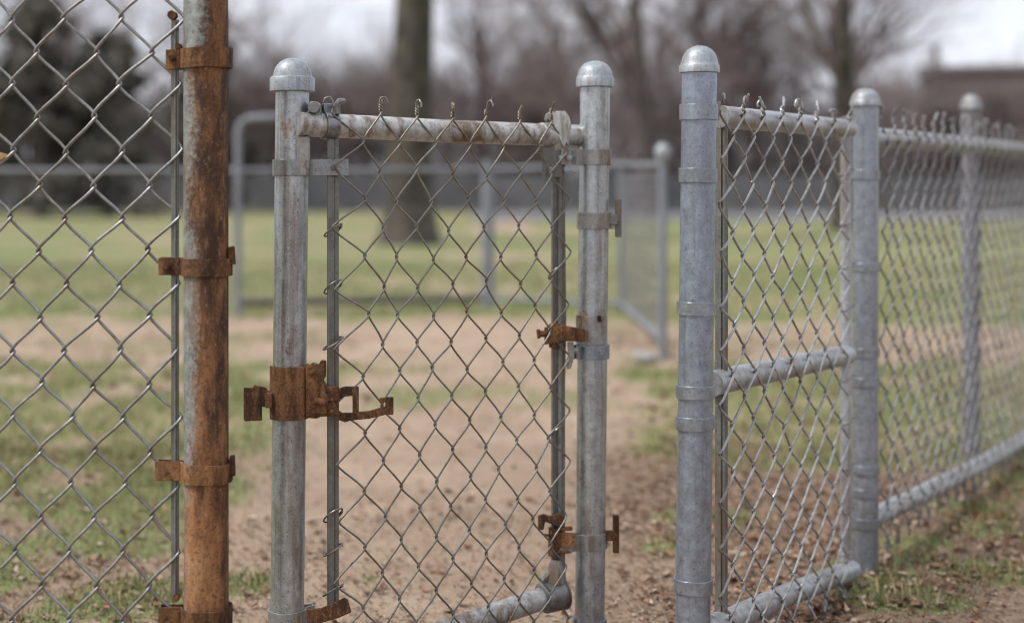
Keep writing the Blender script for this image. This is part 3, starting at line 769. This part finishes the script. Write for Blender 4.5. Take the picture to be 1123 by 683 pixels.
# pale road on the far side
mb = MB(); mb.add([(-1.0, 38, .03), (60, 36, .03), (80, 48, .03), (-1.5, 50, .03)], [(0, 1, 2, 3)])
tag(mb.build('road', mat_flat('pale_concrete', (.19, .19, .20), (.16, .16, .17), .6, .9), flat=True), kind='structure')
# boundary wall
mb = MB(); mb.box((0, 53, .62), 170, .3, 1.36); wo = mb.build('boundary_wall', mat_flat('dark_wall', (.15, .15, .16), (.10, .10, .11), 1.2, .9, .3))
tag(wo, 'long low dark grey wall along the far edge of the grass', 'wall')

# ================================================================== TREES
bark = mat_flat('bark_grey_brown', (.105, .085, .075), (.06, .05, .045), 6, .9, .5)
bark_g = mat_flat('mossy_bark', (.085, .072, .055), (.035, .03, .024), 3.5, .9, .5)
twig = mat_flat('twig_brown', (.175, .135, .125), (.12, .094, .088), 1.5, .9)
twig_l = mat_flat('twig_pale', (.25, .205, .195), (.18, .145, .14), 1.5, .9)
def grow(mb, p, d, L, r, lvl, rnd, kids, spread, droop=0, tw=None):
    n = 4 if lvl < 2 else 3 if lvl < 3 else 2
    pts = [p.copy()]; dd = d.copy(); q = p.copy()
    for i in range(n):
        dd = (dd+Vector((rnd.gauss(0, .16 if lvl else .035), rnd.gauss(0, .16 if lvl else .035), rnd.gauss(0.05, .1)-droop*lvl))).normalized(); q = q+dd*L/n; pts.append(q.copy())
    rs = [r*(1-.55*i/n) for i in range(n+1)]
    if lvl >= len(kids): rs[-1] = r*.3
    (mb if (tw is None or lvl < 1) else tw).tube(pts, rs, 10 if lvl == 0 else 6 if lvl == 1 else 4 if lvl == 2 else 3, False)
    if lvl >= len(kids): return
    for k in range(kids[lvl]):
        t = rnd.uniform(.25 if lvl else .3, 1)*n; i = min(int(t), n-1); f = t-i
        c = pts[i].lerp(pts[i+1], f); base = (pts[i+1]-pts[i]).normalized()
        ax_ = base.orthogonal().normalized(); ax_.rotate(Matrix.Rotation(rnd.uniform(0, 6.28), 3, base))
        an = rnd.uniform(spread*.55, spread*1.2); nd = (base*math.cos(an)+ax_*math.sin(an)).normalized()
        if nd.z < -.15: nd.z *= .2
        grow(mb, c, nd.normalized(), L*rnd.uniform(.42, .72), rs[min(i, n)]*rnd.uniform(.38, .6), lvl+1, rnd, kids, spread, droop, tw)
def bare_tree(seed, Ht, r, kids, spread, loc, label, group=None, bk=None, tg=None, lean=(0, 0), droop=0):
    rnd = random.Random(seed); tr = MB(); cr = MB()
    t = thing('bare_tree', loc, label, 'tree', group); b = Vector(loc)
    # root flare
    grow(tr, b+Vector((0, 0, -.1)), Vector((lean[0], lean[1], 1)).normalized(), Ht*.62, r, 0, rnd, kids, spread, droop, cr)
    tr.tube([b+Vector((0, 0, -.1)), b+Vector((0, 0, .15)), b+Vector((0, 0, .6))], [r*1.5, r*1.2, r*.98], 10, False)
    tr.build('trunk', bk or bark, t); cr.build('crown', tg or twig, t, flat=True)
    return t
# foreground trees of the field edge
def gpos(u, Y): return Vector(((u-CU)*Y/F, Y, 0))
bare_tree(3, 15, .40, (9, 6, 5, 4), .75, gpos(449, 22.5), 'large dark mossy tree trunk rising behind the gate, left of its middle', bk=bark_g)
bare_tree(12, 15, .30, (10, 6, 5, 4), .85, gpos(712, 44), 'spreading bare tree with leaning limbs behind the gap between gate post and right fence')
bare_tree(15, 12, .26, (9, 6, 5, 3), .7, gpos(926, 30), 'dark forked bare tree behind the corner post of the right fence', bk=bark_g)
protos = [bare_tree(50, 12, .20, (10, 7, 6, 5), .8, gpos(620, 58), 'brown twiggy bare tree in the hazy row beyond the wall'),
          bare_tree(51, 10, .16, (12, 7, 6, 5), .95, gpos(300, 56), 'brown twiggy bare tree in the hazy row beyond the wall', tg=twig_l),
          bare_tree(52, 13, .22, (10, 7, 6, 5), .7, gpos(800, 60), 'brown twiggy bare tree in the hazy row beyond the wall')]
for p in protos: p['group'] = 'bare trees beyond the wall'
rnd = random.Random(77)
k = 0
for u in range(-160, 1010, 26):
    Y = rnd.uniform(50, 80); p = copy_tree(protos[k % 3]); k += 1
    p.location = gpos(u+rnd.uniform(-25, 25), Y); p.rotation_euler.z = rnd.uniform(0, 6.28); s = rnd.choice((.45, .6, .75, .9, 1.1)); p.scale = (s*1.1, s*1.1, s)
for u, Y, s in ((1050, 100, .7), (1160, 90, 1.0), (1105, 84, .8)):
    p = copy_tree(protos[k % 3]); k += 1; p.location = gpos(u, Y); p.rotation_euler.z = rnd.uniform(0, 6.28); p.scale = (s, s, s)
# evergreens
def evergreen(seed, Ht, W, loc, label):
    rnd = random.Random(seed); t = thing('evergreen_tree', loc, label, 'tree', 'dark evergreens'); b = Vector(loc)
    tr = MB(); tr.tube([b+Vector((0, 0, -.1)), b+Vector((0, 0, Ht*.4)), b+Vector((.1, 0, Ht*.95))], [.25, .16, .03], 10, False); cr = MB(); cr.cc = (0, 0, 0)
    clumps = []
    for i in range(70):
        f = rnd.random()**.9; z = Ht*(.06+.92*f); rad = W*(1-f)**.55*math.sqrt(rnd.random()); a = rnd.uniform(0, 6.28)
        clumps.append((b+Vector((math.cos(a)*rad, math.sin(a)*rad, z)), rnd.uniform(.35, .8)*W/3))
    for c, cr_ in clumps:
        tr.tube([b+Vector((0, 0, min(c.z*.8, Ht*.9))), c], [.04, .012], 4, False)
        sh = rnd.uniform(.6, 1.35)
        for j in range(85):
            v = Vector((rnd.gauss(0, 1), rnd.gauss(0, 1), rnd.gauss(0, .7))); v = v.normalized()*rnd.random()**.4*cr_
            p = c+v; s = rnd.uniform(.05, .13); n = Vector((rnd.gauss(0, 1), rnd.gauss(0, 1), rnd.gauss(0, 1))).normalized(); e = n.orthogonal().normalized()*s; g = n.cross(e).normalized()*s*1.6
            q_ = sh*rnd.uniform(.7, 1.3); cr.cc = (.125*q_, .115*q_, .10*q_)
            cr.add([p-e, p-g, p+e, p+g], [(0, 1, 2, 3)])
    tr.build('trunk', bark, t); cr.build('crown', evm, t, flat=True)
evm = mat_tint('evergreen_leaf', .8)
evergreen(1, 9.0, 2.4, gpos(-70, 44), 'tall dark evergreen at the far left edge, behind the left mesh')
evergreen(2, 6.6, 2.2, gpos(45, 42), 'dark evergreen behind the middle of the left mesh panel')
evergreen(3, 5.6, 2.1, gpos(120, 43), 'shorter dark evergreen behind the left mesh, nearest the rusty post')
evergreen(4, 7.2, 2.0, gpos(228, 50), 'dark evergreen right behind the rusty post')
# brushwood
mb = MB(); rnd = random.Random(91)
for i in range(42000):
    Y = rnd.uniform(55, 66); x = rnd.uniform(-.48, .46)*Y*1.15; top_ = 2.7+6.0*float(fbm(x*.12, 3, 61, 3))+rnd.uniform(-.8, .5)
    z = rnd.uniform(.2, max(.6, top_-.8)); L = rnd.uniform(.6, 1.5); d = Vector((rnd.gauss(0, .5), rnd.gauss(0, .5), rnd.uniform(.3, 1))).normalized()
    p = Vector((x, Y, z)); e = d.orthogonal().normalized()*rnd.uniform(.012, .04); m_ = p+d*L*.5+Vector((rnd.gauss(0, .08), rnd.gauss(0, .08), 0))
    g = d.cross(e).normalized()*e.length
    mb.add([p-e, p+e, p+g, m_-e*.6, m_+e*.6, m_+g*.6, p+d*L], [(0, 1, 4, 3), (1, 2, 5, 4), (2, 0, 3, 5), (3, 4, 6), (4, 5, 6), (5, 3, 6)])
tag(mb.build('brushwood', twig, flat=True), kind='stuff')

# ================================================================== BUILDINGS
def wallmat(n, c): return mat_flat(n, c, tuple(x*.85 for x in c), 1.5, .9, .2)
glassm = mat_flat('dark_window', (.05, .055, .065), None, 3, .2)
trimm = mat_flat('white_trim', (.62, .62, .62), None, 3, .7)
def house(name, x0, x1, Y, depth, hw, hr, label, wm, rm, cat='house', flat=False, wins=3, rows=1, wy0=1.0, chim=None, rot=0, tm=None):
    t = thing(name, (x0, Y, 0), label, cat); cx = (x0+x1)/2; w = x1-x0
    mb = MB(); mb.box((cx, Y+depth/2, hw/2), w, depth, hw)
    if not flat:
        for yy in (0,):
            mb.add([(x0, Y, hw), (x0, Y+depth, hw), (x0, Y+depth/2, hw+hr-.05), (x0+.2, Y, hw), (x0+.2, Y+depth, hw), (x0+.2, Y+depth/2, hw+hr-.05)], [(0, 1, 2), (5, 4, 3), (0, 2, 5, 3), (1, 4, 5, 2)])
            mb.add([(x1-.2, Y, hw), (x1-.2, Y+depth, hw), (x1-.2, Y+depth/2, hw+hr-.05), (x1, Y, hw), (x1, Y+depth, hw), (x1, Y+depth/2, hw+hr-.05)], [(0, 1, 2), (5, 4, 3), (0, 2, 5, 3), (1, 4, 5, 2)])
    mb.build('wall', wm, t)
    mb = MB()
    if flat:
        mb.box((cx, Y-.06, hw+.12), w+.3, .34, .25); mb.box((cx, Y+depth/2, hw+.03), w-.1, depth-.4, .06)
    else:
        e = .35
        for sg in (-1, 1):
            yb = Y+depth/2+sg*(depth/2+e); ym = Y+depth/2; zb = hw-hr*e/(depth/2)
            mb.add([(x0-e, yb, zb), (x1+e, yb, zb), (x1+e, ym, hw+hr), (x0-e, ym, hw+hr), (x0-e, yb, zb+.15), (x1+e, yb, zb+.15), (x1+e, ym, hw+hr+.15), (x0-e, ym, hw+hr+.15)],
                   [(0, 1, 2, 3), (4, 5, 6, 7), (0, 1, 5, 4), (3, 2, 6, 7), (0, 3, 7, 4), (1, 2, 6, 5)])
    rf = mb.build('roof', rm, t)
    if chim is not None:
        mb = MB(); mb.box((chim, Y+.6, hw+hr*.5+.5), .32, .32, 1.4); mb.box((chim, Y+.6, hw+hr*.5+1.22), .42, .42, .08); mb.build('chimney', wm, rf)
    for r_ in range(rows):
        for i in range(wins):
            wx = x0+w*(i+.5)/wins; z = wy0+1.0+r_*2.7
            mb = MB(); 
            for (dx, dz, sx, sz) in ((-.5, 0, .1, 1.4), (.5, 0, .1, 1.4), (0, .7, 1.1, .1), (0, -.7, 1.2, .12)): mb.box((wx+dx, Y-.03, z+dz), sx, .1, sz)
            fo = mb.build('window', tm or trimm, t)
            mb = MB(); mb.box((wx, Y-.012, z), .9, .03, 1.3); mb.build('pane', glassm, fo)
    t.rotation_euler.z = rot
X = lambda u, Y: (u-CU)*Y/F
house('brick_building', X(1010, 62), X(1330, 62), 62, 12, zat(80, 62), 0, 'brown brick building with a flat parapet behind the right fence', wallmat('brown_brick', (.23, .195, .18)), wallmat('parapet', (.21, .18, .17)), 'building', True, 6, 2, 0.3, chim=X(1010, 62)+.6, rot=-.29, tm=mat_flat('brown_trim', (.2, .165, .15), None, 3))
house('pale_house', X(952, 84), X(1006, 84), 84, 8, 4.6, 2.4, 'pale pinkish house beside the brown brick building', wallmat('pale_render', (.62, .55, .55)), wallmat('pale_roof', (.30, .27, .27)), wins=2, rows=1)
house('pale_house', X(548, 88), X(618, 88), 88, 8, 4.8, 2.6, 'pale house showing through the trees above the gate rail', wallmat('pink_render', (.62, .52, .50)), wallmat('grey_roof', (.30, .28, .28)), wins=2, rows=1)
house('pale_house', X(255, 92), X(330, 92), 92, 8, 5.0, 2.4, 'white house showing through the trees behind the left gate post', wallmat('white_render', (.75, .75, .78)), wallmat('slate_roof', (.25, .25, .27)), wins=2, rows=1)

# dead leaf caught in the mesh
mb = MB(); p = P(2, 171, YL-.008)
mb.add([p+Vector((-.02, 0, .002)), p+Vector((-.006, -.004, .007)), p+Vector((.010, -.002, .003)), p+Vector((.002, -.005, -.006)), p+Vector((-.012, -.003, -.007)), p+Vector((-.02, .003, .0)), p+Vector((-.006, 0, .005)), p+Vector((.010, .001, .001)), p+Vector((.002, -.002, -.008)), p+Vector((-.012, 0, -.009))],
       [(0, 1, 2, 3, 4), (9, 8, 7, 6, 5)])
mb.v = [(x_, y_, z_) for x_, y_, z_ in mb.v]
lf = mb.build('dead_leaf', mat_flat('tan_leaf', (.42, .27, .12), None, 60, .8), loc=p); tag(lf, 'curled tan dead leaf caught in the left mesh at the photo edge', 'leaf')

# ================================================================== LIGHT, SKY, CAMERA
SUN_EL, SUN_AZ = R(52), R(248)
w = bpy.data.worlds.new('World'); scene.world = w; w.use_nodes = True; nt = w.node_tree
bg = nt.nodes['Background']; sky = nt.nodes.new('ShaderNodeTexSky'); sky.sky_type = 'NISHITA'; sky.sun_disc = False
sky.sun_elevation = SUN_EL; sky.sun_rotation = SUN_AZ; sky.air_density = 1.2; sky.dust_density = 4; sky.ozone_density = 2
tc = nt.nodes.new('ShaderNodeTexCoord'); nz = nt.nodes.new('ShaderNodeTexNoise'); nz.inputs['Scale'].default_value = 3.2; nz.inputs['Detail'].default_value = 5
mp = nt.nodes.new('ShaderNodeMapping'); mp.inputs['Scale'].default_value = (1, 1, 3); nt.links.new(tc.outputs['Generated'], mp.inputs[0]); nt.links.new(mp.outputs[0], nz.inputs['Vector'])
rp_ = nt.nodes.new('ShaderNodeValToRGB'); nt.links.new(nz.outputs[0], rp_.inputs[0])
rp_.color_ramp.elements[0].position = .35; rp_.color_ramp.elements[0].color = (8.0, 8.3, 9.2, 1); rp_.color_ramp.elements[1].position = .7; rp_.color_ramp.elements[1].color = (10.0, 10.3, 11.3, 1)
mx = nt.nodes.new('ShaderNodeMix'); mx.data_type = 'RGBA'; mx.inputs[0].default_value = .88
nt.links.new(sky.outputs[0], mx.inputs[6]); nt.links.new(rp_.outputs[0], mx.inputs[7]); nt.links.new(mx.outputs[2], bg.inputs[0]); bg.inputs[1].default_value = .070
sd = bpy.data.lights.new('sun', 'SUN'); sd.energy = 2.0; sd.angle = R(12); sd.color = (1, .975, .94)
so = bpy.data.objects.new('sun', sd); col.objects.link(so)
dv = Vector((math.sin(SUN_AZ)*math.cos(SUN_EL), math.cos(SUN_AZ)*math.cos(SUN_EL), math.sin(SUN_EL)))
so.rotation_euler = dv.to_track_quat('Z', 'Y').to_euler(); so.location = dv*30

cd = bpy.data.cameras.new('camera'); cam = bpy.data.objects.new('camera', cd); col.objects.link(cam); scene.camera = cam
cam.location = (0, 0, H); cam.rotation_euler = (R(90), 0, 0); cd.sensor_width = 36; cd.lens = F/1123*36; cd.shift_y = -(341.5-CV)/1123
cd.clip_start = .05; cd.clip_end = 1500; cd.dof.use_dof = True; cd.dof.focus_distance = 2.58; cd.dof.aperture_fstop = 1.7
scene.view_settings.view_transform = 'Standard'; scene.view_settings.look = 'None'; scene.view_settings.exposure = .80; scene.view_settings.gamma = 1
scene.render.engine = 'CYCLES'; scene.cycles.use_denoising = True; scene.cycles.pixel_filter_type = 'BLACKMAN_HARRIS'; scene.cycles.filter_width = 1.1; scene.cycles.max_bounces = 6; scene.cycles.use_adaptive_sampling = True
try: scene.cycles.denoiser = 'OPENIMAGEDENOISE'
except Exception: pass
